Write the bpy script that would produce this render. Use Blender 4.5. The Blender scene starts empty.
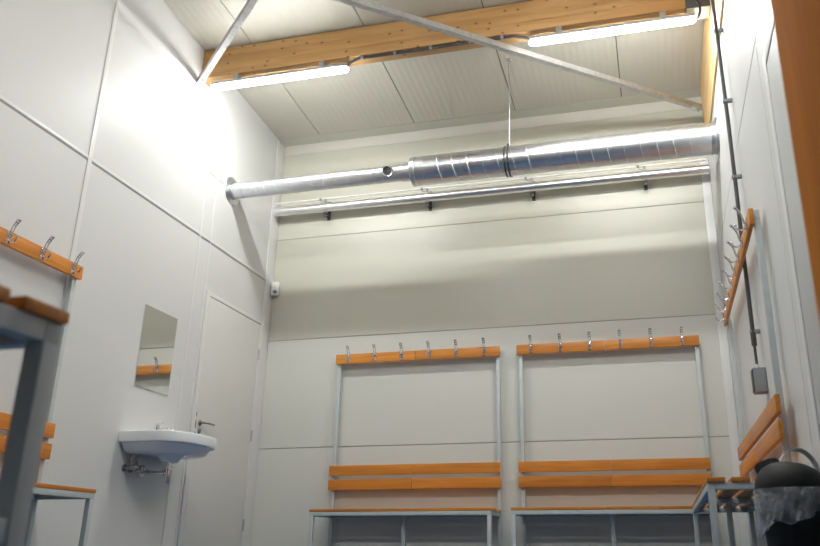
import bpy, bmesh, math, random
from mathutils import Vector, Matrix
R = math.radians
PI = math.pi
random.seed(7)
scene = bpy.context.scene
COL = scene.collection

# ------------------------------------------------------------------ room size
XR = 3.91            # right wall
YF = -7.4            # wall behind the camera
def ceil_z(y): return 3.87 + 0.062 * (-y)

# ------------------------------------------------------------------ materials
def new_mat(name):
    m = bpy.data.materials.new(name); m.use_nodes = True
    nt = m.node_tree; nt.nodes.clear()
    out = nt.nodes.new('ShaderNodeOutputMaterial')
    b = nt.nodes.new('ShaderNodeBsdfPrincipled')
    nt.links.new(b.outputs[0], out.inputs[0])
    return m, nt, b, out
def N(nt, t, **kw):
    n = nt.nodes.new(t)
    for k, v in kw.items():
        if k in n.inputs: n.inputs[k].default_value = v
        else: setattr(n, k, v)
    return n
def L(nt, a, b): nt.links.new(a, b)
def coords(nt, scale=(1, 1, 1), kind='Object'):
    tc = N(nt, 'ShaderNodeTexCoord'); mp = N(nt, 'ShaderNodeMapping')
    mp.inputs['Scale'].default_value = scale
    L(nt, tc.outputs[kind], mp.inputs['Vector']); return mp.outputs[0]
def ramp(nt, fac, stops):
    r = N(nt, 'ShaderNodeValToRGB'); e = r.color_ramp.elements
    while len(e) > 1: e.remove(e[-1])
    e[0].position = stops[0][0]; e[0].color = (*stops[0][1], 1)
    for p, c in stops[1:]:
        x = e.new(p); x.color = (*c, 1)
    L(nt, fac, r.inputs[0]); return r.outputs[0]

def paint(name, col, rough=0.4, var=0.03, metallic=0.0, bump=0.0, scale=6.0, spec=0.5, bscale=(60, 60, 60)):
    m, nt, b, out = new_mat(name)
    v = coords(nt)
    n = N(nt, 'ShaderNodeTexNoise', Scale=scale, Detail=4.0)
    L(nt, v, n.inputs['Vector'])
    lo = tuple(max(0, c * (1 - var)) for c in col); hi = tuple(min(1, c * (1 + var)) for c in col)
    L(nt, ramp(nt, n.outputs['Fac'], [(0.3, lo), (0.7, hi)]), b.inputs['Base Color'])
    b.inputs['Roughness'].default_value = rough; b.inputs['Metallic'].default_value = metallic
    b.inputs['Specular IOR Level'].default_value = spec
    if bump:
        v2 = coords(nt, bscale)
        n2 = N(nt, 'ShaderNodeTexNoise', Scale=1.0, Detail=2.0); L(nt, v2, n2.inputs['Vector'])
        bp = N(nt, 'ShaderNodeBump', Strength=bump, Distance=0.002)
        L(nt, n2.outputs['Fac'], bp.inputs['Height']); L(nt, bp.outputs[0], b.inputs['Normal'])
    return m

def wood(name, dark, mid, light, axis='x', rough=0.38, knots=False, rand=0.12, fine=38.0, spec=0.5):
    m, nt, b, out = new_mat(name)
    s = {'x': (1.6, fine, fine), 'y': (fine, 1.6, fine), 'z': (fine, fine, 1.6)}[axis]
    oi = N(nt, 'ShaderNodeObjectInfo')
    tc = N(nt, 'ShaderNodeTexCoord')
    off = N(nt, 'ShaderNodeVectorMath', operation='SCALE'); off.inputs[0].default_value = (7, 3, 5)
    L(nt, oi.outputs['Random'], off.inputs['Scale'])
    add = N(nt, 'ShaderNodeVectorMath', operation='ADD')
    L(nt, tc.outputs['Object'], add.inputs[0]); L(nt, off.outputs[0], add.inputs[1])
    mp = N(nt, 'ShaderNodeMapping'); mp.inputs['Scale'].default_value = s
    L(nt, add.outputs[0], mp.inputs['Vector'])
    n = N(nt, 'ShaderNodeTexNoise', Scale=1.0, Detail=6.0, Distortion=0.6); L(nt, mp.outputs[0], n.inputs['Vector'])
    c = ramp(nt, n.outputs['Fac'], [(0.28, dark), (0.5, mid), (0.75, light)])
    if knots:
        sx = N(nt, 'ShaderNodeSeparateXYZ'); L(nt, tc.outputs['Object'], sx.inputs[0])
        m1 = N(nt, 'ShaderNodeMath', operation='MULTIPLY_ADD'); m1.inputs[1].default_value = 0.8; L(nt, sx.outputs[1], m1.inputs[0]); L(nt, sx.outputs[2], m1.inputs[2])
        m2 = N(nt, 'ShaderNodeMath', operation='MULTIPLY'); m2.inputs[1].default_value = 13.0; L(nt, m1.outputs[0], m2.inputs[0])
        m3 = N(nt, 'ShaderNodeMath', operation='MULTIPLY'); m3.inputs[1].default_value = 9.0; L(nt, sx.outputs[0], m3.inputs[0])
        cb = N(nt, 'ShaderNodeCombineXYZ'); L(nt, m3.outputs[0], cb.inputs[0]); L(nt, m2.outputs[0], cb.inputs[1])
        vo = N(nt, 'ShaderNodeTexVoronoi', voronoi_dimensions='2D', Scale=1.0); L(nt, cb.outputs[0], vo.inputs['Vector'])
        kf = ramp(nt, vo.outputs['Distance'], [(0.0, (0, 0, 0)), (0.06, (0.25, 0.25, 0.25)), (0.12, (0.85, 0.85, 0.85)), (0.22, (1, 1, 1))])
        # only some cells carry a knot
        sep = N(nt, 'ShaderNodeSeparateColor'); L(nt, vo.outputs['Color'], sep.inputs[0])
        gt = N(nt, 'ShaderNodeMath', operation='GREATER_THAN'); gt.inputs[1].default_value = 0.72
        iv = N(nt, 'ShaderNodeMath', operation='SUBTRACT'); iv.inputs[0].default_value = 1.0; L(nt, sep.outputs[0], iv.inputs[1]); gt.operation = 'LESS_THAN'; L(nt, iv.outputs[0], gt.inputs[0])
        mx0 = N(nt, 'ShaderNodeMath', operation='MAXIMUM'); L(nt, kf, mx0.inputs[0]); L(nt, gt.outputs[0], mx0.inputs[1])
        mx = N(nt, 'ShaderNodeMix', data_type='RGBA'); L(nt, mx0.outputs[0], mx.inputs['Factor'])
        mx.inputs['A'].default_value = (0.10, 0.045, 0.016, 1); L(nt, c, mx.inputs['B'])
        c = mx.outputs['Result']
    hs = N(nt, 'ShaderNodeHueSaturation')
    ma = N(nt, 'ShaderNodeMapRange'); ma.inputs['To Min'].default_value = 1 - rand; ma.inputs['To Max'].default_value = 1 + rand
    L(nt, oi.outputs['Random'], ma.inputs['Value']); L(nt, ma.outputs[0], hs.inputs['Value'])
    L(nt, c, hs.inputs['Color']); L(nt, hs.outputs[0], b.inputs['Base Color'])
    b.inputs['Roughness'].default_value = rough; b.inputs['Specular IOR Level'].default_value = spec
    bp = N(nt, 'ShaderNodeBump', Strength=0.12, Distance=0.001)
    L(nt, n.outputs['Fac'], bp.inputs['Height']); L(nt, bp.outputs[0], b.inputs['Normal'])
    return m

M = {}
M['wall_white'] = paint('white sandwich panel', (0.65, 0.655, 0.65), 0.48, 0.012, scale=1.2, spec=0.35, bump=0.03, bscale=(40, 40, 40))
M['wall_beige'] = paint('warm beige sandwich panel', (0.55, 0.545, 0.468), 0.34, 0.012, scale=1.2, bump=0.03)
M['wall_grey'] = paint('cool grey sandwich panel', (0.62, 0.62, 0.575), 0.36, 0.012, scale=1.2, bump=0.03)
M['groove'] = paint('grey joint strip', (0.42, 0.42, 0.41), 0.6)
M['ceil_joint'] = paint('dark ceiling joint', (0.10, 0.10, 0.095), 0.7)
M['door_grey'] = paint('light grey door leaf', (0.50, 0.505, 0.505), 0.4, 0.01)
M['groove_back'] = paint('grey joint', (0.30, 0.29, 0.26), 0.6)
M['trim'] = paint('white trim', (0.70, 0.70, 0.69), 0.35, 0.01)
M['ceil_trim'] = paint('pale flashing', (0.62, 0.605, 0.55), 0.35, 0.01)
M['floor'] = paint('blue floor coating', (0.032, 0.085, 0.175), 0.35, 0.08, scale=9)
M['wall_dim'] = paint('dark grey rear wall', (0.16, 0.165, 0.17), 0.5, 0.03)
M['door'] = paint('white door leaf', (0.66, 0.655, 0.63), 0.35, 0.01)
M['frame_paint'] = paint('blue grey powder coat', (0.50, 0.545, 0.55), 0.4, 0.03, scale=20)
M['wood'] = wood('orange varnished wood', (0.46, 0.155, 0.018), (0.58, 0.213, 0.028), (0.68, 0.275, 0.046))
M['wood_post'] = wood('brown varnished wood', (0.50, 0.150, 0.014), (0.58, 0.185, 0.018), (0.64, 0.215, 0.024), axis='z', rough=0.85, rand=0.0, fine=14, spec=0.05)
M['pine_x'] = wood('pine glulam', (0.37, 0.195, 0.065), (0.48, 0.27, 0.10), (0.56, 0.335, 0.145), 'x', 0.5, True, 0.0, 16)
M['pine_y'] = wood('pine board', (0.60, 0.38, 0.16), (0.68, 0.46, 0.21), (0.74, 0.52, 0.26), 'y', 0.5, False, 0.0, 16)
M['galv'] = paint('galvanised steel', (0.78, 0.80, 0.84), 0.31, 0.06, 1.0, bump=0.06, scale=14)
M['galv_flange'] = paint('galvanised flange', (0.62, 0.64, 0.66), 0.38, 0.10, 1.0, scale=18)
M['galv_dull'] = paint('dull galvanised steel', (0.50, 0.50, 0.50), 0.42, 0.12, 0.85, scale=30)
M['foil'] = paint('aluminium foil wrap', (0.90, 0.90, 0.92), 0.30, 0.04, 1.0, bump=0.35, scale=20, bscale=(25, 60, 60))
M['white_pipe'] = paint('white pipe', (0.85, 0.85, 0.83), 0.3, 0.01)
M['chrome'] = paint('chrome', (0.80, 0.80, 0.82), 0.12, 0.02, 1.0)
M['chrome_dark'] = paint('brushed nickel', (0.34, 0.33, 0.32), 0.25, 0.04, 1.0)
M['mirror'] = paint('mirror glass', (0.80, 0.82, 0.80), 0.015, 0.0, 1.0)
M['mirror_edge'] = paint('mirror edge', (0.55, 0.58, 0.56), 0.2, 0.0)
M['ceramic'] = paint('white glazed ceramic', (0.82, 0.85, 0.89), 0.10, 0.008)
M['black_plastic'] = paint('black plastic', (0.010, 0.010, 0.011), 0.55, 0.1, spec=0.25)
M['black_rubber'] = paint('black rubber', (0.02, 0.02, 0.022), 0.6, 0.1)
M['conduit'] = paint('dark grey conduit', (0.06, 0.06, 0.063), 0.5, 0.1)
M['grey_box'] = paint('grey plastic box', (0.27, 0.29, 0.31), 0.5, 0.04)
M['white_plastic'] = paint('white plastic', (0.82, 0.82, 0.80), 0.35, 0.01)
M['lens'] = paint('smoked sensor lens', (0.22, 0.22, 0.22), 0.2, 0.02)
M['pale_plastic'] = paint('pale blue grey plastic', (0.50, 0.56, 0.60), 0.4, 0.04)
M['shaded_shoe'] = paint('grey steel shoe in painted shade', (0.075, 0.077, 0.08), 0.5, 0.06)  # mid grey steel, darkened to put the shade into its colour
M['housing'] = paint('lamp housing', (0.35, 0.35, 0.35), 0.4, 0.02)

# ribbed white ceiling sheet: ribs run along the room (y)
def ceiling_mat():
    m, nt, b, out = new_mat('ribbed ceiling panel')
    b.inputs['Base Color'].default_value = (0.53, 0.51, 0.445, 1); b.inputs['Roughness'].default_value = 0.38
    tc = N(nt, 'ShaderNodeTexCoord'); sp = N(nt, 'ShaderNodeSeparateXYZ'); L(nt, tc.outputs['Object'], sp.inputs[0])
    mu = N(nt, 'ShaderNodeMath', operation='MULTIPLY'); mu.inputs[1].default_value = 2 * PI / 0.11
    L(nt, sp.outputs[0], mu.inputs[0])
    si = N(nt, 'ShaderNodeMath', operation='SINE'); L(nt, mu.outputs[0], si.inputs[0])
    pw = N(nt, 'ShaderNodeMath', operation='POWER'); ab = N(nt, 'ShaderNodeMath', operation='ABSOLUTE')
    L(nt, si.outputs[0], ab.inputs[0]); L(nt, ab.outputs[0], pw.inputs[0]); pw.inputs[1].default_value = 3
    bp = N(nt, 'ShaderNodeBump', Strength=0.45, Distance=0.003); L(nt, pw.outputs[0], bp.inputs['Height'])
    L(nt, bp.outputs[0], b.inputs['Normal'])
    return m
M['ceiling'] = ceiling_mat()

def emit_mat(strength):
    m = bpy.data.materials.new('lit opal diffuser'); m.use_nodes = True; nt = m.node_tree; nt.nodes.clear()
    out = N(nt, 'ShaderNodeOutputMaterial'); e = N(nt, 'ShaderNodeEmission'); e.inputs[0].default_value = (0.985, 1.0, 0.975, 1)
    e.inputs[1].default_value = strength; L(nt, e.outputs[0], out.inputs[0]); return m
M['lit'] = emit_mat(126.0)

def bag_mat():
    m, nt, b, out = new_mat('clear plastic bag')
    b.inputs['Base Color'].default_value = (0.70, 0.71, 0.74, 1); b.inputs['Roughness'].default_value = 0.16
    b.inputs['Specular IOR Level'].default_value = 0.8
    vb = coords(nt, (38, 38, 22)); nb_ = N(nt, 'ShaderNodeTexNoise', Scale=1.0, Detail=3.0, Distortion=1.2); L(nt, vb, nb_.inputs['Vector'])
    bp = N(nt, 'ShaderNodeBump', Strength=0.9, Distance=0.012); L(nt, nb_.outputs['Fac'], bp.inputs['Height']); L(nt, bp.outputs[0], b.inputs['Normal'])
    tr = N(nt, 'ShaderNodeBsdfTransparent'); mx = N(nt, 'ShaderNodeMixShader')
    v = coords(nt, (16, 16, 12)); n = N(nt, 'ShaderNodeTexNoise', Scale=1.0, Detail=4.0); L(nt, v, n.inputs['Vector'])
    mr = N(nt, 'ShaderNodeMapRange'); mr.inputs['From Min'].default_value = 0.3; mr.inputs['From Max'].default_value = 0.75
    mr.inputs['To Min'].default_value = 0.12; mr.inputs['To Max'].default_value = 0.55
    L(nt, n.outputs['Fac'], mr.inputs[0]); L(nt, mr.outputs[0], mx.inputs[0])
    L(nt, tr.outputs[0], mx.inputs[1]); L(nt, b.outputs[0], mx.inputs[2]); L(nt, mx.outputs[0], out.inputs[0])
    return m
M['bag'] = bag_mat()

# ------------------------------------------------------------------ mesh helpers
def BM(): return bmesh.new()
def box(bm, x0, x1, y0, y1, z0, z1, bev=0.0, seg=2, mi=0):
    t = bmesh.new()
    vs = [t.verts.new((x, y, z)) for x in (x0, x1) for y in (y0, y1) for z in (z0, z1)]
    for f in ((0, 1, 3, 2), (4, 6, 7, 5), (0, 4, 5, 1), (2, 3, 7, 6), (0, 2, 6, 4), (1, 5, 7, 3)):
        t.faces.new([vs[i] for i in f])
    if bev: bmesh.ops.bevel(t, geom=t.edges[:], offset=bev, segments=seg, affect='EDGES', profile=0.6)
    merge(bm, t, mi)
def merge(bm, t, mi=0, mat=None):
    bmesh.ops.recalc_face_normals(t, faces=t.faces[:])
    mp = {}
    for v in t.verts: mp[v] = bm.verts.new(mat @ v.co if mat else v.co)
    for f in t.faces:
        nf = bm.faces.new([mp[v] for v in f.verts]); nf.material_index = mi
    t.free()
def tube(bm, pts, r, seg=12, closed=False, caps=True, mi=0):
    """sweep a circle (r number or list) along points"""
    t = bmesh.new(); pts = [Vector(p) for p in pts]; n = len(pts)
    rs = r if isinstance(r, (list, tuple)) else [r] * n
    rings = []; up = None
    for i in range(n):
        if closed: d = (pts[(i + 1) % n] - pts[i - 1]).normalized()
        else: d = (pts[min(i + 1, n - 1)] - pts[max(i - 1, 0)]).normalized()
        if up is None:
            up = Vector((0, 0, 1)) if abs(d.z) < 0.9 else Vector((1, 0, 0))
        up = (up - d * up.dot(d)).normalized(); sd = d.cross(up)
        rings.append([t.verts.new(pts[i] + (up * math.cos(a) + sd * math.sin(a)) * rs[i]) for a in [2 * PI * k / seg for k in range(seg)]])
    for i in range(n if closed else n - 1):
        a, b = rings[i], rings[(i + 1) % n]
        for k in range(seg): t.faces.new((a[k], a[(k + 1) % seg], b[(k + 1) % seg], b[k]))
    if caps and not closed: t.faces.new(rings[0][::-1]); t.faces.new(rings[-1])
    merge(bm, t, mi)
def lathe(bm, prof, c=(0, 0, 0), axis='z', seg=32, mi=0, cap=True):
    t = bmesh.new(); c = Vector(c); rings = []
    for r, h in prof:
        ring = []
        for k in range(seg):
            a = 2 * PI * k / seg; u, w = r * math.cos(a), r * math.sin(a)
            p = {'z': (u, w, h), 'x': (h, u, w), 'y': (w, h, u)}[axis]
            ring.append(t.verts.new(c + Vector(p)))
        rings.append(ring)
    for a, b in zip(rings, rings[1:]):
        for k in range(seg): t.faces.new((a[k], a[(k + 1) % seg], b[(k + 1) % seg], b[k]))
    if cap: t.faces.new(rings[0][::-1]); t.faces.new(rings[-1])
    merge(bm, t, mi)
def loft(bm, rings, mi=0, cap=(True, True)):
    t = bmesh.new(); rr = [[t.verts.new(p) for p in ring] for ring in rings]; n = len(rings[0])
    for a, b in zip(rr, rr[1:]):
        for k in range(n): t.faces.new((a[k], a[(k + 1) % n], b[(k + 1) % n], b[k]))
    if cap[0]: t.faces.new(rr[0][::-1])
    if cap[1]: t.faces.new(rr[-1])
    merge(bm, t, mi)
def sphere(bm, c, r, seg=12, sc=(1, 1, 1), mi=0):
    t = bmesh.new(); bmesh.ops.create_uvsphere(t, u_segments=seg, v_segments=max(6, seg // 2), radius=r)
    merge(bm, t, mi, Matrix.Translation(c) @ Matrix.Diagonal((*sc, 1)))
def beamrod(bm, a, b, w, h, mi=0, up=(0, 0, 1)):
    """a flat bar from a to b: w across, h along 'up'"""
    a, b = Vector(a), Vector(b); d = (b - a).normalized(); upv = Vector(up); upv = (upv - d * upv.dot(d)).normalized(); s = d.cross(upv)
    loft(bm, [[p + s * sx * w / 2 + upv * sz * h / 2 for sx, sz in ((-1, -1), (1, -1), (1, 1), (-1, 1))] for p in (a, b)], mi)
def obj(name, bm, mats, parent=None, kind=None, smooth=True, angle=35):
    me = bpy.data.meshes.new(name); bm.normal_update(); bm.to_mesh(me); bm.free()
    for m in (mats if isinstance(mats, (list, tuple)) else [mats]): me.materials.append(M[m])
    if smooth:
        for p in me.polygons: p.use_smooth = True
        me.set_sharp_from_angle(angle=R(angle))
    o = bpy.data.objects.new(name, me); COL.objects.link(o)
    if parent is not None: o.parent = parent
    if kind: o['kind'] = kind
    return o
def thing(name, label, cat, loc=(0, 0, 0), rotz=0.0, group=None):
    o = bpy.data.objects.new(name, None); COL.objects.link(o); o.empty_display_size = 0.1
    o.location = loc; o.rotation_euler = (0, 0, rotz)
    return tag(o, label, cat, group)
def tag(o, label, cat, group=None):
    o['label'] = label; o['category'] = cat
    if group: o['group'] = group
    return o
def dup(root, loc, label, rotz=None):
    r = root.copy(); COL.objects.link(r); r.location = loc; r['label'] = label
    if rotz is not None: r.rotation_euler = (0, 0, rotz)
    for ch in list(root.children):
        c = ch.copy(); COL.objects.link(c); c.parent = r
        for g in list(ch.children):
            d = g.copy(); COL.objects.link(d); d.parent = c
    return r
def struct(name, bm, mats, parent=None): return obj(name, bm, mats, parent, 'structure')
def struct_root(name, label, cat, loc=(0, 0, 0)):
    o = thing(name, label, cat, loc); o['kind'] = 'structure'; return o

# ------------------------------------------------------------------ the shell
bm = BM(); box(bm, -0.1, XR + 0.1, YF - 0.1, 0.1, -0.12, 0); tag(struct('floor', bm, 'floor'), 'blue coated floor of the changing room', 'floor')

def panel_wall(name, mats, to3, u_breaks, z_breaks, top, gap_u, gap_z, depth=0.004, thick=0.1, matfn=None, label='', backmi=1):
    """cladding panels (bevelled) on a slab; to3(u, d, z): d = distance out of the wall face"""
    bm = BM(); t = BM()
    def slab(u0, u1, z0, za, zb, d0, d1, mi, bev):
        q = bmesh.new()
        vs = [q.verts.new(to3(u, d, z)) for u, zt in ((u0, za), (u1, zb)) for d in (d0, d1) for z in (z0, zt)]
        for f in ((0, 1, 3, 2), (4, 6, 7, 5), (0, 4, 5, 1), (2, 3, 7, 6), (0, 2, 6, 4), (1, 5, 7, 3)): q.faces.new([vs[i] for i in f])
        if bev: bmesh.ops.bevel(q, geom=q.edges[:], offset=bev, segments=2, affect='EDGES')
        merge(bm, q, mi)
    u0, u1 = u_breaks[0], u_breaks[-1]
    slab(u0, u1, 0, top(u0), top(u1), -thick, -depth, backmi, 0)
    for a, b in zip(u_breaks, u_breaks[1:]):
        ga = 0 if a == u0 else gap_u / 2; gb = 0 if b == u1 else gap_u / 2
        for k, z in enumerate(z_breaks):
            last = k == len(z_breaks) - 1
            zb0 = z + (gap_z / 2 if k else 0)
            za = (top(a + ga) if last else z_breaks[k + 1] - gap_z / 2); zc = (top(b - gb) if last else z_breaks[k + 1] - gap_z / 2)
            slab(a + ga, b - gb, zb0, za, zc, -depth - 0.001, 0, matfn(k) if matfn else 0, 0.0012)
    t.free()
    return tag(struct(name, bm, mats), label, 'wall')
panel_wall('wall_left', ['wall_white', 'groove'], lambda u, d, z: (d, u, z), [YF, -4.95, -2.515, 0.0], [0, 2.44], lambda u: ceil_z(u), 0.012, 0.009, label='white panelled wall on the left with the sink and the door')
panel_wall('wall_right', ['wall_white', 'groove'], lambda u, d, z: (XR - d, u, z), [YF, -5.3, -2.87, 0.0], [0, 2.43], lambda u: ceil_z(u), 0.008, 0.008, label='white panelled wall on the right with the grey conduit')
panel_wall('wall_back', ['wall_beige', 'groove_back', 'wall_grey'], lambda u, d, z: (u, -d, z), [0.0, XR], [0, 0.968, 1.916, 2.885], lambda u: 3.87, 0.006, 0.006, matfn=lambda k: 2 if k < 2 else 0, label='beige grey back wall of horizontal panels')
panel_wall('wall_front', ['wall_dim', 'groove'], lambda u, d, z: (u, YF + d, z), [0.0, XR], [0, 2.44], lambda u: ceil_z(YF), 0.008, 0.008, label='dark grey wall behind the camera')

# sloping ceiling in panels, with a flashing strip along the back wall
bm = BM()
xs = [-0.1, 0.42, 1.362, 2.304, 3.24, XR + 0.1]
def cslab(x0, x1, y0, y1, dz, th, mi=0):
    loft(bm, [[(x, y, ceil_z(y) + dz), (x, y, ceil_z(y) + dz + th)] [::1] + [(x2, y, ceil_z(y) + dz + th), (x2, y, ceil_z(y) + dz)] for y in (y0, y1) for x, x2 in ((x0, x1),)], mi)
cslab(-0.1, XR + 0.1, YF - 0.1, 0.1, 0.012, 0.1, 1)
for a, b in zip(xs, xs[1:]):
    cslab(a + 0.004, b - 0.004, YF - 0.1, -0.135, 0.0, 0.013, 0)
tag(struct('ceiling', bm, ['ceiling', 'ceil_joint', 'ceil_trim']), 'pale ribbed ceiling panels with dark joints', 'ceiling')
bm = BM(); cslab(0.0, XR, -0.13, 0.0, -0.001, 0.014, 0)
tag(struct('trim_1', bm, 'wall_beige'), 'beige strip where the ceiling meets the back wall', 'trim')
bm = BM(); box(bm, 0.0, XR, -0.006, 0.0, 3.765, 3.87, 0.002)
tag(struct('trim_2', bm, 'ceil_trim'), 'pale flashing band along the top of the back wall', 'trim')
bm = BM(); box(bm, 0.0, 0.006, -0.15, -0.004, 0.0, 3.86, 0.002)
tag(struct('trim_3', bm, 'trim'), 'white cover strip in the left back corner', 'trim')
bm = BM(); box(bm, 3.842, 3.908, -0.012, -0.002, 0.0, 3.27, 0.003)
tag(struct('trim_4', bm, 'trim'), 'white cover strip in the right back corner', 'trim')
bm = BM(); box(bm, 0.0, 0.005, -2.535, -2.498, 0.0, 3.95, 0.002)
tag(struct('trim_5', bm, 'trim'), 'white vertical joint strip behind the coat rail on the left wall', 'trim')
bm = BM(); box(bm, 0.0, 0.004, -1.247, -1.225, 0.0, 3.02, 0.0015); box(bm, 0.0, 0.004, -1.225, -0.98, 3.002, 3.02, 0.0015)
box(bm, 0.0, 0.004, -1.095, -1.077, 0.0, 3.002, 0.0015)
tag(struct('trim_6', bm, 'trim'), 'thin white strips between the mirror and the door', 'trim')
bm = BM(); box(bm, 0.0, 0.0035, -7.3, -0.15, 2.450, 2.470, 0.001)
tag(struct('trim_7', bm, 'trim'), 'white horizontal joint strip on the left wall', 'trim')

# ------------------------------------------------------------------ white door on the left wall
d1 = struct_root('door_1', 'white door with steel lever handle on the left wall', 'door', (0, -0.6, 0))
bm = BM(); box(bm, 0.0, 0.012, -0.415, 0.424, 0.004, 2.018, 0.003); obj('door_leaf', bm, 'door', d1)
bm = BM()
for y0, y1 in ((-0.465, -0.419), (0.428, 0.455)): box(bm, 0.0, 0.014, y0, y1, 0.0, 2.055, 0.003)
box(bm, 0.0, 0.0138, -0.4195, 0.4285, 2.022, 2.055, 0.003)
obj('door_frame', bm, 'trim', d1)
bm = BM()
for dz, rr in ((1.045, 0.021), (0.985, 0.020)): lathe(bm, [(rr, 0.011), (rr, 0.019), (rr - 0.004, 0.022)], (0, -0.365, dz), 'x', 20)
tube(bm, [(0.018, -0.365, 1.045), (0.055, -0.365, 1.045), (0.064, -0.358, 1.045), (0.066, -0.34, 1.045), (0.066, -0.25, 1.043)], [0.009, 0.009, 0.009, 0.0085, 0.007], 10)
obj('door_handle', bm, 'chrome_dark', d1)
for za, zb in ((1.0, 1.06), (1.085, 1.12), (0.93, 0.975)):
    bm = BM(); box(bm, 0.010, 0.015, -0.425, -0.414, za, zb, 0.001); obj('lock_plate', bm, 'chrome_dark', d1)
for z in (1.753, 1.056, 0.343):
    bm = BM(); tube(bm, [(0.02, 0.426, z - 0.045), (0.02, 0.426, z + 0.045)], 0.007, 10); obj('hinge', bm, 'galv_dull', d1)

# door on the right wall, near the camera
d2 = struct_root('door_2', 'white framed grey door on the right wall behind the waste bin', 'door', (XR, -3.5, 0))
bm = BM(); box(bm, -0.004, 0.0, -0.45, 0.42, 0.004, 2.16, 0.001); obj('door_leaf', bm, 'door_grey', d2)
bm = BM(); box(bm, -0.008, 0.0, 0.422, 0.49, 0, 2.23, 0.002); box(bm, -0.008, 0.0, -0.53, -0.452, 0, 2.23, 0.002); box(bm, -0.0078, 0.0, -0.4525, 0.4225, 2.162, 2.23, 0.002)
obj('door_frame', bm, 'trim', d2)

# ------------------------------------------------------------------ roof timbers and braces
def timber_beam(y0, y1, x1, zb, label):
    bm = BM(); z1 = ceil_z(y0) - 0.001
    lam = 0.086; n = 3; zz = [zb + (ceil_z(y1) - 0.002 - zb) * k / n for k in range(n + 1)]
    for k in range(n): box(bm, 0.001, x1, y0, y1, zz[k] + 0.0006, zz[k + 1] - 0.0006, 0.003 if k == 0 else 0.0012, 2)
    return tag(obj('ceiling_beam', bm, 'pine_x'), label, 'beam', 'timber ceiling beams')
timber_beam(-1.49, -1.37, 3.735, 3.695, 'knotty pine ceiling beam that carries the two strip lights')
sh = thing('beam_shoe', 'grey steel shoe with painted shade at the right end of the pine ceiling beam', 'bracket')
bm = BM(); box(bm, 3.737, 3.905, -1.495, -1.365, 3.686, ceil_z(-1.365) - 0.004, 0.003); obj('shoe_box', bm, 'shaded_shoe', sh)  # dark colour stands in for shade on the unlit front
bm = BM(); box(bm, 3.737, 3.893, -1.493, -1.36, 3.678, 3.6855, 0.002); obj('lit_underside', bm, 'ceil_trim', sh)  # thin pale sheet added to imitate lamplight on the shoe's underside
bm = BM()
t = bmesh.new()
vs = [t.verts.new((x, y, z)) for x in (3.896, 3.909) for y in (-7.3, -0.14) for z in (3.285, ceil_z(y) - 0.004)]
for f in ((0, 1, 3, 2), (4, 6, 7, 5), (0, 4, 5, 1), (2, 3, 7, 6), (0, 2, 6, 4), (1, 5, 7, 3)): t.faces.new([vs[i] for i in f])
merge(bm, t)
tag(obj('wall_plate', bm, 'pine_y'), 'pale wooden board along the top of the right wall', 'board')

def brace(a, b, label):
    bm = BM(); a, b = Vector(a), Vector(b); d = (b - a).normalized(); s = d.cross(Vector((0, 0, 1))).normalized()
    w = 0.042
    beamrod(bm, a, b, w, 0.005)
    side = s if s.y < 0 else -s
    beamrod(bm, a + side * w / 2 + Vector((0, 0, 0.02)), b + side * w / 2 + Vector((0, 0, 0.02)), 0.005, 0.042)
    r = thing('roof_brace', label, 'brace', (0, 0, 0), 0, 'steel roof braces')
    obj('steel_angle', bm, 'galv_dull', r)
    for e, dd in ((a, d), (b, -d)):
        bm = BM()
        beamrod(bm, e, e + dd * 0.10, 0.055, 0.014)
        for k in (0.03, 0.075):
            p = e + dd * k; lathe(bm, [(0.009, -0.016), (0.009, 0.012)], p, 'z', 6)
        obj('end_plate', bm, 'galv_flange', r)
    return r
brace((0.01, -1.505, 3.635), (3.87, -5.02, 3.61), 'galvanised roof brace running from the left wall beside the beam end')
brace((3.875, -0.215, 3.62), (0.03, -3.44, 3.61), 'galvanised roof brace crossing under the beam between the lights to the right wall')

# ------------------------------------------------------------------ strip lights
def strip_light(cx, cy, cz, label, ln=1.155, r=0.031):
    root = thing('ceiling_strip_light', label, 'light', (cx, cy, cz), 0, 'strip lights')
    bm = BM(); h = ln / 2 - r
    pts = []
    for k in range(5): a = PI / 2 * k / 4; pts.append((-h - r * math.cos(a), r * max(0.06, math.sin(a))))
    for k in range(5): a = PI / 2 * (1 - k / 4); pts.append((h + r * math.cos(a), r * max(0.06, math.sin(a))))
    lathe(bm, [(q, x) for x, q in pts], (0, 0, 0), 'x', 14)
    for v in bm.verts:
        v.co.z = min(v.co.z, 0.012) * (1.0 if v.co.z > 0 else 0.62)
    obj('diffuser', bm, 'lit', root)
    bm = BM(); box(bm, -ln / 2 + 0.004, ln / 2 - 0.004, -0.030, 0.030, 0.0115, r + 0.010, 0.006)
    for x in (-0.36, 0.36): box(bm, x - 0.02, x + 0.02, -0.018, 0.07, r + 0.008, r + 0.0622, 0.002)
    obj('housing', bm, 'housing', root)
    return root
LY, LZ = -1.47, 3.602
l1 = strip_light(0.673, LY, LZ, 'lit white strip light under the left half of the pine beam')
dup(l1, (3.215, LY, LZ), 'lit white strip light under the right end of the pine beam')
# the next beam and its lights, above and behind the picture's upper edge, light the front of the room
timber_beam(-3.86, -3.74, 3.88, 3.85, 'pine ceiling beam overhead, above the upper picture edge')
dup(l1, (1.8, -3.84, 3.757), 'lit strip light on the overhead beam, left of its neighbour')
dup(l1, (3.215, -3.84, 3.757), 'lit strip light on the overhead beam, right of its neighbour')

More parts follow.
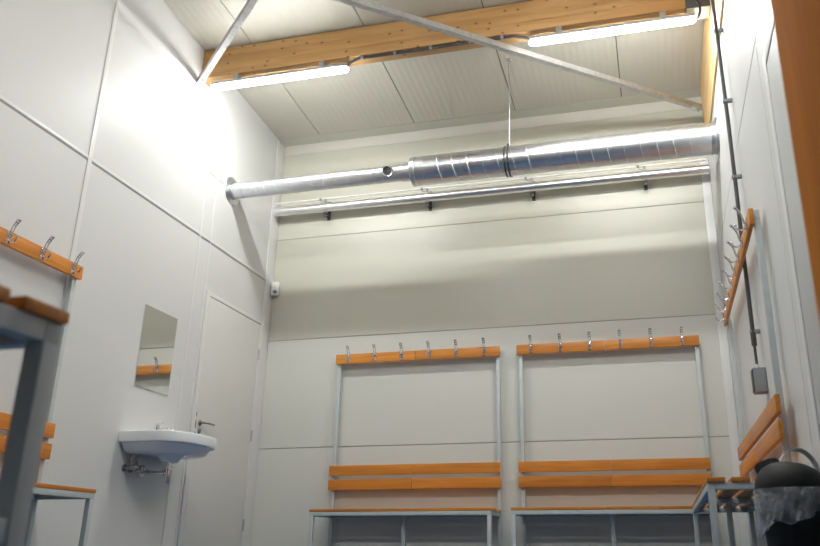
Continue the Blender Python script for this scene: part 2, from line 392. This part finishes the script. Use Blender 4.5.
# cable along the beam, from light to light
bm = BM()
tube(bm, [(1.20, -1.43, 3.64), (1.27, -1.45, 3.672), (1.34, -1.47, 3.682), (2.52, -1.47, 3.682), (2.59, -1.455, 3.672), (2.67, -1.44, 3.645)], 0.010, 8)
r = thing('beam_cable', 'dark cable clipped under the pine beam between the strip lights', 'cable'); obj('cable', bm, 'conduit', r)
for x in (1.36, 1.62, 1.9, 2.2, 2.44):
    bm = BM(); box(bm, x - 0.011, x + 0.011, -1.485, -1.455, 3.672, 3.697, 0.003); obj('cable_clip', bm, 'grey_box', r)
bm = BM()
tube(bm, [(3.74, -1.52, 3.80), (3.765, -1.535, 3.755), (3.80, -1.54, 3.715), (3.822, -1.53, 3.675), (3.824, -1.515, 3.64), (3.815, -1.50, 3.618), (3.803, -1.48, 3.606)], 0.009, 8)
tag(obj('lamp_cable', bm, 'black_rubber'), 'short black cable looping from the beam shoe into the right strip light', 'cable')

# ------------------------------------------------------------------ ventilation duct
DY, DZ = -0.85, 3.0
def spiral(bm, x0, x1, r, pitch, mi=0):
    n = int((x1 - x0) / pitch * 26); pts = []
    for k in range(n + 1):
        x = x0 + (x1 - x0) * k / n; a = 2 * PI * (x - x0) / pitch
        pts.append((x, DY + r * math.cos(a), DZ + r * math.sin(a)))
    tube(bm, pts, 0.0032, 5, mi=mi)
vd = thing('ventilation_duct', 'galvanised spiral ventilation duct spanning the room from wall to wall', 'duct')
bm = BM(); lathe(bm, [(0.067, 0.002), (0.067, 1.56)], (0, DY, DZ), 'x', 40); spiral(bm, 0.05, 1.30, 0.067, 0.105)
obj('narrow_duct', bm, 'galv', vd)
bm = BM(); lathe(bm, [(0.069, 1.50), (0.072, 1.50), (0.072, 1.575), (0.110, 1.585), (0.119, 1.59), (0.119, 1.625), (0.113, 1.628)], (0, DY, DZ), 'x', 40)
obj('reducer_collar', bm, 'galv', vd)
bm = BM(); lathe(bm, [(0.114, 1.61), (0.114, 3.905)], (0, DY, DZ), 'x', 48); spiral(bm, 1.64, 3.80, 0.114, 0.118)
lathe(bm, [(0.1165, 3.02), (0.1165, 3.06)], (0, DY, DZ), 'x', 48)
obj('wide_duct', bm, 'galv', vd)
bm = BM(); lathe(bm, [(0.068, 0.012), (0.118, 0.006), (0.122, 0.001)], (0, DY, DZ), 'x', 40); lathe(bm, [(0.072, 0.002), (0.072, 0.03), (0.068, 0.034)], (0, DY, DZ), 'x', 40)
obj('wall_flange', bm, 'galv_flange', vd)
bm = BM(); lathe(bm, [(0.160, XR - 0.001), (0.158, XR - 0.008), (0.116, XR - 0.014)], (0, DY, DZ), 'x', 48); lathe(bm, [(0.1155, XR - 0.05), (0.1175, XR - 0.045), (0.1175, XR - 0.003)], (0, DY, DZ), 'x', 48)
obj('wall_flange', bm, 'galv_flange', vd)
SX = 1.398
bm = BM(); lathe(bm, [(0.036, -0.06), (0.036, -0.115), (0.040, -0.118), (0.040, -0.112), (0.040, -0.05)], (0, 0, 0), 'y', 32, cap=False)
lathe(bm, [(0.036, -0.062), (0.0005, -0.062)], (0, 0, 0), 'y', 32, cap=False)
st = obj('outlet_stub', bm, 'galv_flange', vd); st.location = (SX, DY, DZ + 0.028); st.rotation_euler = (R(26), 0, R(6))
bm = BM(); lathe(bm, [(0.034, -0.080), (0.034, -0.078)], (0, 0, 0), 'y', 32); box(bm, -0.036, 0.036, -0.100, -0.080, -0.004, 0.004, 0.001)
obj('damper_blade', bm, 'galv_dull', st)

hg = thing('duct_hanger', 'thin steel rod hanger with a strap around the wide duct', 'hanger', (2.36, DY, DZ))
bm = BM(); tube(bm, [(0.01, 0, 0.12), (0.02, 0.0, ceil_z(DY) - DZ - 0.03)], 0.0045, 8); obj('hanger_rod', bm, 'galv_dull', hg)
bm = BM()
for x in (-0.013, 0.013): lathe(bm, [(0.1178, x - 0.006), (0.1215, x - 0.006), (0.1215, x + 0.006), (0.1178, x + 0.006), (0.1178, x - 0.006)], (0, 0, 0), 'x', 40, cap=False)
box(bm, -0.008, 0.012, -0.014, 0.014, 0.119, 0.15, 0.003)
obj('strap', bm, 'conduit', hg)
bm = BM(); zc = ceil_z(DY) - DZ; box(bm, 0.004, 0.036, -0.02, 0.02, zc - 0.012, zc - 0.003, 0.002)
tube(bm, [(0.02 + 0.013 * math.cos(a), 0, zc - 0.028 + 0.016 * math.sin(a)) for a in [2 * PI * k / 14 for k in range(14)]], 0.004, 6, closed=True)
obj('ceiling_hook', bm, 'galv_flange', hg)

# ------------------------------------------------------------------ pipes on the back wall
bm = BM(); n = 60
pr_ = [(0.0405 + random.uniform(-0.0012, 0.0012), 0.006 + (XR - 0.018) * k / n) for k in range(n + 1)]
lathe(bm, pr_, (0, -0.105, 3.125), 'x', 24); tag(obj('insulated_pipe', bm, 'foil'), 'silver foil wrapped pipe along the back wall below the duct', 'pipe')
bm = BM(); tube(bm, [(0.002, -0.10, 3.216), (XR - 0.085, -0.10, 3.216)], 0.0075, 10)
tube(bm, [(XR - 0.085, -0.10, 3.216), (XR - 0.072, -0.10, 3.216), (XR - 0.03, -0.10, 3.216)], 0.011, 10)
tag(obj('thin_pipe', bm, 'white_pipe'), 'thin white pipe just above the silver foil wrapped pipe', 'pipe')
def pipe_bracket(x, label, src=None):
    if src: return dup(src, (x, 0, 3.125), label)
    root = thing('pipe_bracket', label, 'bracket', (x, 0, 3.125), 0, 'pipe brackets on the back wall')
    bm = BM(); box(bm, -0.014, 0.014, -0.012, 0.0004, -0.085, 0.10, 0.002); box(bm, -0.014, 0.014, -0.11, -0.010, -0.062, -0.050, 0.002)
    box(bm, -0.012, 0.012, -0.10, -0.08, -0.085, -0.046, 0.003)
    obj('wall_bar', bm, 'conduit', root)
    bm = BM(); lathe(bm, [(0.0425, -0.011), (0.0455, -0.011), (0.0455, 0.011), (0.0425, 0.011), (0.0425, -0.011)], (0, -0.105, 0), 'x', 28, cap=False); obj('pipe_ring', bm, 'foil', root)
    bm = BM(); box(bm, -0.012, 0.012, -0.112, -0.010, 0.046, 0.060, 0.002); box(bm, -0.010, 0.010, -0.115, -0.096, 0.058, 0.084, 0.002)
    lathe(bm, [(0.0085, -0.062), (0.0125, -0.062), (0.0125, -0.042), (0.0085, -0.042), (0.0085, -0.062)], (0, -0.10, 0.091), 'x', 12, cap=False)
    beamrod(bm, (-0.052, -0.10, 0.070), (-0.006, -0.10, 0.052), 0.010, 0.006)
    obj('pipe_clip', bm, 'grey_box', root)
    return root
pb = pipe_bracket(0.515, 'dark pipe bracket on the back wall, nearest the left corner')
pipe_bracket(1.49, 'dark pipe bracket on the back wall, under the narrow end of the wide duct', pb)
pipe_bracket(2.43, 'dark pipe bracket on the back wall, just right of the duct hanger', pb)
pipe_bracket(3.385, 'dark pipe bracket on the back wall, nearest the right corner', pb)

# ------------------------------------------------------------------ movement sensor in the corner
sn = thing('motion_sensor', 'small white motion sensor in the left back corner', 'sensor', (0.046, -0.036, 2.39), R(25))
bm = BM(); box(bm, -0.036, 0.036, -0.03, 0.026, -0.06, 0.068, 0.012, 3); obj('sensor_body', bm, 'white_plastic', sn)
bm = BM(); sphere(bm, (0, -0.026, -0.032), 0.020, 14, (1, 0.7, 0.9)); obj('sensor_lens', bm, 'lens', sn)

# ------------------------------------------------------------------ benches with coat rails
def hook_mesh():
    bm = BM()
    box(bm, -0.011, 0.011, -0.004, 0.0, -0.034, 0.032, 0.0015)
    for z in (-0.022, 0.020): sphere(bm, (0, -0.004, z), 0.004, 8, (1, 0.5, 1))
    # long upper arm: a perforated strap that rises and leans out, rounded tip
    path = [(-0.004, -0.004), (-0.013, 0.012), (-0.017, 0.030), (-0.021, 0.048), (-0.028, 0.065), (-0.038, 0.080), (-0.049, 0.093)]
    for sx in (-1, 1): tube(bm, [(sx * 0.0085, y, z) for y, z in path], 0.0036, 8)
    for k in (1, 2, 4, 5): beamrod(bm, (-0.0085, *path[k]), (0.0085, *path[k]), 0.0095, 0.006, 0, (0, path[k][0] - path[k - 1][0], path[k][1] - path[k - 1][1]))
    tube(bm, [(-0.0105, -0.050, 0.095), (0.0105, -0.050, 0.095)], 0.0066, 10)
    # short lower hook
    tube(bm, [(0, -0.003, -0.008), (0, -0.012, -0.022), (0, -0.026, -0.029), (0, -0.042, -0.028), (0, -0.052, -0.018), (0, -0.056, -0.006)], [0.0058, 0.0055, 0.005, 0.005, 0.0047, 0.0047], 10)
    sphere(bm, (0, -0.056, -0.003), 0.0066, 10)
    for sx in (-1, 1): tube(bm, [(0, -0.004, -0.010), (sx * 0.006, -0.007, -0.022), (sx * 0.013, -0.008, -0.034)], [0.004, 0.0035, 0.003], 8)
    return bm
ZR0, ZR1, ZA0, ZA1, ZB0, ZB1 = 1.656, 1.738, 0.727, 0.808, 0.614, 0.697
TF, TB = 0.074, 0.052            # front / back of the boards, out from the wall
def boards(root, name, x0, x1, y0, y1, z0, z1, joint, mat='wood'):
    for a, b in ((x0, joint - 0.0014), (joint + 0.0014, x1)):
        bm = BM(); box(bm, a, b, y0, y1, z0, z1, 0.0035, 2); obj(name, bm, mat, root)
def seat_and_frame(root, x0, x1, d0, d1, joint, centre_leg=True, rear_legs=False, mid=True, th=0.021):
    """slatted seat between x0..x1, from d0 to d1 out of the wall; frame of square tube underneath"""
    sw, n = (d1 - d0 - 3 * 0.024) / 4, 4
    for k in range(n):
        ya = -(d0 + k * (sw + 0.024)); boards(root, 'seat_slat', x0, x1, ya - sw, ya, 0.430, 0.430 + th, joint)
    bm = BM(); q = 0.030; f0, f1 = x0 + 0.006, x1 - 0.006
    for d in (d0 + 0.002, d1 - q - 0.002): box(bm, f0, f1, -d - q, -d, 0.400, 0.430, 0.003)
    for x in (f0, f1 - q) + ((((x0 + x1) / 2 - q / 2),) if mid else ()): box(bm, x, x + q, -(d1 - q - 0.002), -(d0 + q + 0.002), 0.400, 0.4298, 0.003)
    obj('seat_frame', bm, 'frame_paint', root)
    for x in (f0, f1 - q):
        bm = BM(); box(bm, x, x + q, -(d1 - 0.002), -(d1 - q - 0.002), 0.0, 0.402, 0.003); obj('leg', bm, 'frame_paint', root)
        if rear_legs:
            bm = BM(); box(bm, x, x + q, -(d0 + q + 0.002), -(d0 + 0.002), 0.0, 0.402, 0.003); obj('leg', bm, 'frame_paint', root)
    if centre_leg:
        xc = (x0 + x1) / 2; bm = BM(); box(bm, xc - q / 2, xc + q / 2, -0.255, -0.225, 0.0, 0.402, 0.003); obj('leg', bm, 'frame_paint', root)
def coat_bench(label, loc, rotz, rail, slat, seat, post_x, hooks, group='benches with coat rails'):
    """rail / slat / seat = (start, end) along the wall, in the unit's own x"""
    root = thing('changing_room_bench', label, 'bench', loc, rotz, group)
    boards(root, 'coat_rail', rail[0], rail[1], -TF, -TB, ZR0, ZR1, (rail[0] + rail[1]) / 2 - 0.005)
    boards(root, 'backrest_slat', slat[0], slat[1], -TF, -TB, ZA0, ZA1, (slat[0] + slat[1]) / 2 - 0.005)
    boards(root, 'backrest_slat', slat[0], slat[1], -TF, -TB, ZB0, ZB1, (slat[0] + slat[1]) / 2 - 0.005)
    for x in post_x:
        bm = BM(); box(bm, x - 0.015, x + 0.015, -TB, -0.022, 0.0, ZR1 - 0.002, 0.003)
        for z in (ZR0 + 0.04, ZA0 + 0.04, ZB0 + 0.04):
            for s in (-1, 1): lathe(bm, [(0.005, 0.013), (0.005, 0.0175)] if s > 0 else [(0.005, -0.0175), (0.005, -0.013)], (x, -0.037, z), 'x', 8)
        obj('post', bm, 'frame_paint', root)
    seat_and_frame(root, seat[0], seat[1], 0.018, 0.398, (seat[0] + seat[1]) / 2 - 0.03)
    h0 = None
    for hx in hooks:
        if h0 is None: h0 = o = obj('coat_hook', hook_mesh(), 'chrome', root)
        else: o = h0.copy(); COL.objects.link(o); o.parent = root
        o.location = (hx, -TF, ZR0 + 0.043)
    return root
OA, OB = 0.69, 2.258
hk = [0.124 + 0.2365 * k for k in range(6)]
A = coat_bench('bench with coat rail on the back wall, beside the left corner', (OA, 0, 0), 0, (0.004, 1.434), (0.0, 1.429), (-0.006, 1.424), (0.032, 1.413), hk)
dup(A, (OB, 0, 0), 'bench with coat rail on the back wall, beside the right corner')
# left wall: own x runs towards the back wall
coat_bench('bench with coat rail on the left wall beside the sink', (0, -4.43, 0), PI / 2, (0.0, 1.94), (0.0, 1.934), (-0.004, 1.936), (0.03, 1.908), [1.85 - 0.2475 * k for k in range(8)][::-1])
# right wall: own x runs away from the back wall
coat_bench('bench with coat rail on the right wall behind the waste bin', (XR, -0.50, 0), -PI / 2, (0.08, 1.99), (0.09, 2.07), (0.0, 2.13), (0.14, 1.955), [0.20 + 0.24 * k for k in range(8)])

# free-standing slatted bench close to the camera, its right end in view
nb = thing('slatted_bench', 'low slatted bench close by at the left picture edge, seen from its end', 'bench', (1.121, -5.387, 0))
seat_and_frame(nb, 0.0, 1.438, 0.0, 0.396, 0.70, False, True, True, 0.018)
bm = BM(); box(bm, 0.009, 0.033, -0.364, -0.032, 0.15, 0.18, 0.003); box(bm, 1.405, 1.429, -0.364, -0.032, 0.15, 0.18, 0.003); box(bm, 0.02, 1.41, -0.21, -0.186, 0.152, 0.178, 0.003)
obj('lower_rail', bm, 'frame_paint', nb)
# wooden post close to the camera at the right
bm = BM(); box(bm, 3.573, 3.613, -5.50, -5.0, 0.0, 2.08, 0.006, 3)
tag(obj('wooden_panel', bm, 'wood_post'), 'upright brown wooden panel close by at the right picture edge', 'panel')

# ------------------------------------------------------------------ washbasin and mirror
def sink_ring(s_out, z, hy=0.30, depth=0.435, straight=0.20, x0=0.002, n=24):
    """outline with a flat back at the wall; s_out shrinks it"""
    hy2 = hy - s_out; dd = depth - s_out; pts = [(x0 + max(0, s_out * 0.2), -hy2)]
    for k in range(n + 1):
        a = -PI / 2 + PI * k / n
        e = 0.82
        ca, sa = math.cos(a), math.sin(a)
        px = straight + (dd - straight) * (abs(ca) ** e); py = hy2 * (abs(sa) ** e) * (1 if sa > 0 else -1)
        pts.append((px, py))
    pts.append((x0 + max(0, s_out * 0.2), hy2))
    return [(x, y, z) for x, y in pts]
sk = thing('washbasin', 'white ceramic washbasin on the left wall below the mirror', 'sink', (0, -1.55, 0))
bm = BM()
def bowl_ring(rx, ry, cx, z, n=26):
    k = len(sink_ring(0, 0)); return [(cx + rx * math.cos(-PI * 0.75 + 2 * PI * i / k), ry * math.sin(-PI * 0.75 + 2 * PI * i / k), z) for i in range(k)]
loft(bm, [sink_ring(0.16, 0.728, straight=0.16), sink_ring(0.075, 0.735, straight=0.18), sink_ring(0.05, 0.752), sink_ring(0.034, 0.780), sink_ring(0.022, 0.792), sink_ring(0.006, 0.793), sink_ring(0.0, 0.799),
          sink_ring(-0.006, 0.850), sink_ring(-0.003, 0.859), sink_ring(0.006, 0.863), sink_ring(0.03, 0.861),
          bowl_ring(0.155, 0.215, 0.255, 0.856), bowl_ring(0.145, 0.20, 0.255, 0.835), bowl_ring(0.11, 0.15, 0.25, 0.775), bowl_ring(0.03, 0.03, 0.24, 0.755)])
# drain sump below the bowl
loft(bm, [[(0.205 + r * math.cos(2 * PI * i / 20), -0.02 + r * 1.15 * math.sin(2 * PI * i / 20), z) for i in range(20)] for r, z in ((0.035, 0.688), (0.052, 0.692), (0.068, 0.715), (0.10, 0.735))])
obj('basin', bm, 'ceramic', sk)
fa = bpy.data.objects.new('faucet', None); COL.objects.link(fa); fa.parent = sk
bm = BM(); lathe(bm, [(0.026, 0.860), (0.026, 0.868), (0.019, 0.874), (0.017, 0.915), (0.018, 0.922), (0.015, 0.930)], (0.075, -0.02, 0), 'z', 20)
tube(bm, [(0.080, -0.02, 0.896), (0.11, -0.02, 0.905), (0.15, -0.02, 0.908), (0.180, -0.02, 0.903), (0.190, -0.02, 0.888)], [0.010, 0.009, 0.009, 0.009, 0.009], 12)
obj('spout', bm, 'chrome', fa)
bm = BM(); tube(bm, [(0.07, -0.02, 0.936), (0.085, -0.02, 0.942), (0.115, -0.02, 0.950)], [0.013, 0.008, 0.006], 10); sphere(bm, (0.075, -0.02, 0.934), 0.017, 14, (1, 1, 0.6)); obj('lever', bm, 'chrome', fa)
bm = BM(); TX, TY = 0.205, -0.03
lathe(bm, [(0.016, 0.692), (0.016, 0.655), (0.027, 0.652), (0.027, 0.640), (0.022, 0.637), (0.022, 0.565), (0.018, 0.556), (0.006, 0.554)], (TX, TY, 0), 'z', 20)
tube(bm, [(TX - 0.018, TY, 0.622), (0.10, TY, 0.625), (0.012, TY, 0.632)], 0.013, 12); lathe(bm, [(0.032, 0.001), (0.030, 0.010), (0.014, 0.014)], (0.001, TY, 0.632), 'x', 20)
lathe(bm, [(0.018, 0.165), (0.018, 0.18)], (0, TY, 0.623), 'x', 14)
obj('drain_trap', bm, 'chrome', sk)
for y in (-0.205, -0.14):
    bm = BM()
    lathe(bm, [(0.024, 0.001), (0.024, 0.008), (0.011, 0.010), (0.011, 0.05), (0.015, 0.052), (0.015, 0.072)], (0, y, 0.64), 'x', 16)
    lathe(bm, [(0.006, 0.07), (0.021, 0.074), (0.023, 0.085), (0.021, 0.096), (0.010, 0.10)], (0, y, 0.64), 'x', 14)
    tube(bm, [(0.045, y, 0.645), (0.045, y, 0.69)], 0.008, 10)
    obj('stop_valve', bm, 'chrome_dark', sk)
for y in (-0.205, -0.14):
    bm = BM(); tube(bm, [(0.045, y, 0.685), (0.05, y + 0.01, 0.72), (0.062, y + 0.06, 0.742), (0.075, -0.03 + y * 0.08, 0.755), (0.078, -0.03, 0.80)], 0.0065, 8)
    obj('supply_hose', bm, 'galv_dull', sk)

mr = thing('wall_mirror', 'frameless rectangular mirror above the washbasin', 'mirror', (0.001, -1.583, 1.17))
bm = BM(); box(bm, 0, 0.005, -0.19, 0.19, 0, 0.56, 0.001); obj('glass_edge', bm, 'mirror_edge', mr)
bm = BM(); box(bm, 0.0048, 0.0058, -0.189, 0.189, 0.001, 0.559); obj('mirror_face', bm, 'mirror', mr, smooth=False)

# ------------------------------------------------------------------ conduit and switch box on the right wall
cd = thing('wall_conduit', 'dark grey conduit running down the right wall to a switch box', 'conduit')
CX = XR - 0.038
bm = BM(); cpath = [(-1.83, ceil_z(-1.83) - 0.002), (-1.83, 3.5), (-1.845, 3.0), (-1.86, 2.6), (-1.855, 2.2), (-1.83, 1.8), (-1.815, 1.45), (-1.815, 1.22)]
tube(bm, [(CX, y_, z_) for y_, z_ in cpath], 0.0115, 12)
tube(bm, [(CX, -1.815, 1.30), (CX, -1.815, 1.21)], 0.0145, 12)
tube(bm, [(CX, -1.815, 1.22), (CX, -1.82, 1.10)], 0.0075, 10)
obj('conduit_tube', bm, 'conduit', cd)
for y, z in ((-1.833, 3.235), (-1.858, 2.715), (-1.853, 2.21), (-1.815, 1.29)):
    bm = BM(); box(bm, CX - 0.016, XR - (0.013 if z > 3.28 else 0.0), y - 0.013, y + 0.013, z - 0.010, z + 0.010, 0.003); obj('conduit_clip', bm, 'grey_box', cd)
sb = thing('switch_box', 'grey plastic switch box at the lower end of the conduit', 'box', (XR, -1.82, 1.02))
bm = BM(); box(bm, -0.066, -0.0005, -0.042, 0.045, -0.070, 0.062, 0.005, 3); obj('box_body', bm, 'grey_box', sb)
bm = BM(); box(bm, -0.071, -0.064, -0.036, 0.039, -0.064, 0.056, 0.002); obj('box_lid', bm, 'conduit', sb)
bm = BM(); lathe(bm, [(0.012, 0.060), (0.012, 0.080), (0.009, 0.088)], (-0.038, 0.003, 0), 'z', 14); obj('cable_gland', bm, 'pale_plastic', sb)

# ------------------------------------------------------------------ waste bin
BX, BY = 3.776, -3.12
wb = thing('waste_bin', 'black domed waste bin with clear bag beside the right wall', 'bin', (BX, BY, 0))
bm = BM(); lathe(bm, [(0.088, 0.0), (0.093, 0.008), (0.115, 0.36), (0.119, 0.365), (0.119, 0.385), (0.112, 0.385)], (0, 0, 0), 'z', 40); obj('bin_body', bm, 'black_plastic', wb)
bm = BM(); lathe(bm, [(0.121, 0.348), (0.125, 0.354), (0.125, 0.372), (0.122, 0.388), (0.112, 0.410), (0.092, 0.434), (0.062, 0.450), (0.03, 0.457), (0.001, 0.459)], (0, 0, 0), 'z', 44)
for v in bm.verts:      # the swing lid hangs tilted, its high side to the left of the middle
    if v.co.z > 0.38: v.co.z += (-0.10 * (v.co.x + 0.02) - 0.06 * v.co.y) * (v.co.z - 0.38) / 0.08
obj('dome_lid', bm, 'black_plastic', wb)
bm = BM(); lathe(bm, [(0.044, -0.06), (0.048, 0.0), (0.046, 0.008), (0.041, 0.008), (0.037, -0.02), (0.001, -0.022)], (0, 0, 0), 'z', 28)
op = obj('lid_opening', bm, 'black_plastic', wb); op.location = (-0.066, 0.055, 0.452); op.rotation_euler = (R(-16), R(-16), 0)
bm = BM(); rings = []
for k in range(21):
    a = R(-25) + R(215) * k / 20; c, s_ = math.cos(a), math.sin(a)
    rings.append([(0.040 + c * (0.070 + e), 0.075 + w, 0.405 + s_ * (0.104 + e)) for e, w in ((0, -0.05), (0.004, -0.05), (0.004, 0.03), (0, 0.03))])
loft(bm, rings); obj('carry_handle', bm, 'pale_plastic', wb)
bm = BM(); rings = []; rnd = random.Random(3); seg = 110
ph = [rnd.uniform(0, 6.28) for _ in range(8)]
for j in range(15):
    t_ = j / 14; ring = []
    for k in range(seg):
        a = 2 * PI * k / seg
        low = 0.235 + 0.035 * math.sin(a + 2.2) + 0.010 * math.sin(5 * a + ph[5]) + 0.005 * math.sin(11 * a + ph[6])
        z = 0.362 + (low - 0.362) * t_
        fold = 0.006 * math.sin(7 * a + ph[0] + 3.5 * t_) + 0.0055 * math.sin(16 * a + ph[1] - 7 * t_) + 0.0035 * math.sin(29 * a + ph[2] + 9 * t_)
        r_ = min(0.1325, 0.126 + 0.009 * math.sin(PI * min(1, 0.15 + t_ * 0.85)) + fold * (0.35 + t_) + rnd.uniform(-0.0014, 0.0014))
        r_ = max(r_, 0.093 + 0.022 * z / 0.36 + 0.005)
        ring.append((r_ * math.cos(a), r_ * math.sin(a), z))
    rings.append(ring)
loft(bm, rings, cap=(False, False)); obj('bin_bag', bm, 'bag', wb, angle=25)

# ------------------------------------------------------------------ camera
cam = bpy.data.cameras.new('Camera'); co = bpy.data.objects.new('Camera', cam); COL.objects.link(co)
p, y, r = R(19.383), R(-13.826), R(0.268)
fw = Vector((math.sin(y) * math.cos(p), math.cos(y) * math.cos(p), math.sin(p)))
rt = Vector((math.cos(y), -math.sin(y), 0)); up = rt.cross(fw)
rt2 = rt * math.cos(r) + up * math.sin(r); up2 = rt2.cross(fw)
mw = Matrix((rt2, up2, -fw)).transposed().to_4x4(); mw.translation = (3.32, -6.262, 0.143)
co.matrix_world = mw
cam.sensor_fit = 'HORIZONTAL'; cam.sensor_width = 36.0; cam.lens = 790.328 / 820 * 36
cam.shift_x = (410 - 461.165) / 820; cam.shift_y = (274.217 - 273) / 820
cam.clip_start = 0.02
cam.dof.use_dof = True; cam.dof.focus_distance = 5.6; cam.dof.aperture_fstop = 4.5
scene.camera = co

# ------------------------------------------------------------------ world and colour management
w = bpy.data.worlds.new('World'); scene.world = w; w.use_nodes = True
w.node_tree.nodes['Background'].inputs[0].default_value = (0.5, 0.5, 0.52, 1); w.node_tree.nodes['Background'].inputs[1].default_value = 0.02
scene.view_settings.view_transform = 'Standard'; scene.view_settings.look = 'None'
scene.view_settings.gamma = 1.0; scene.view_settings.use_curve_mapping = False
scene.view_settings.exposure = 0.0
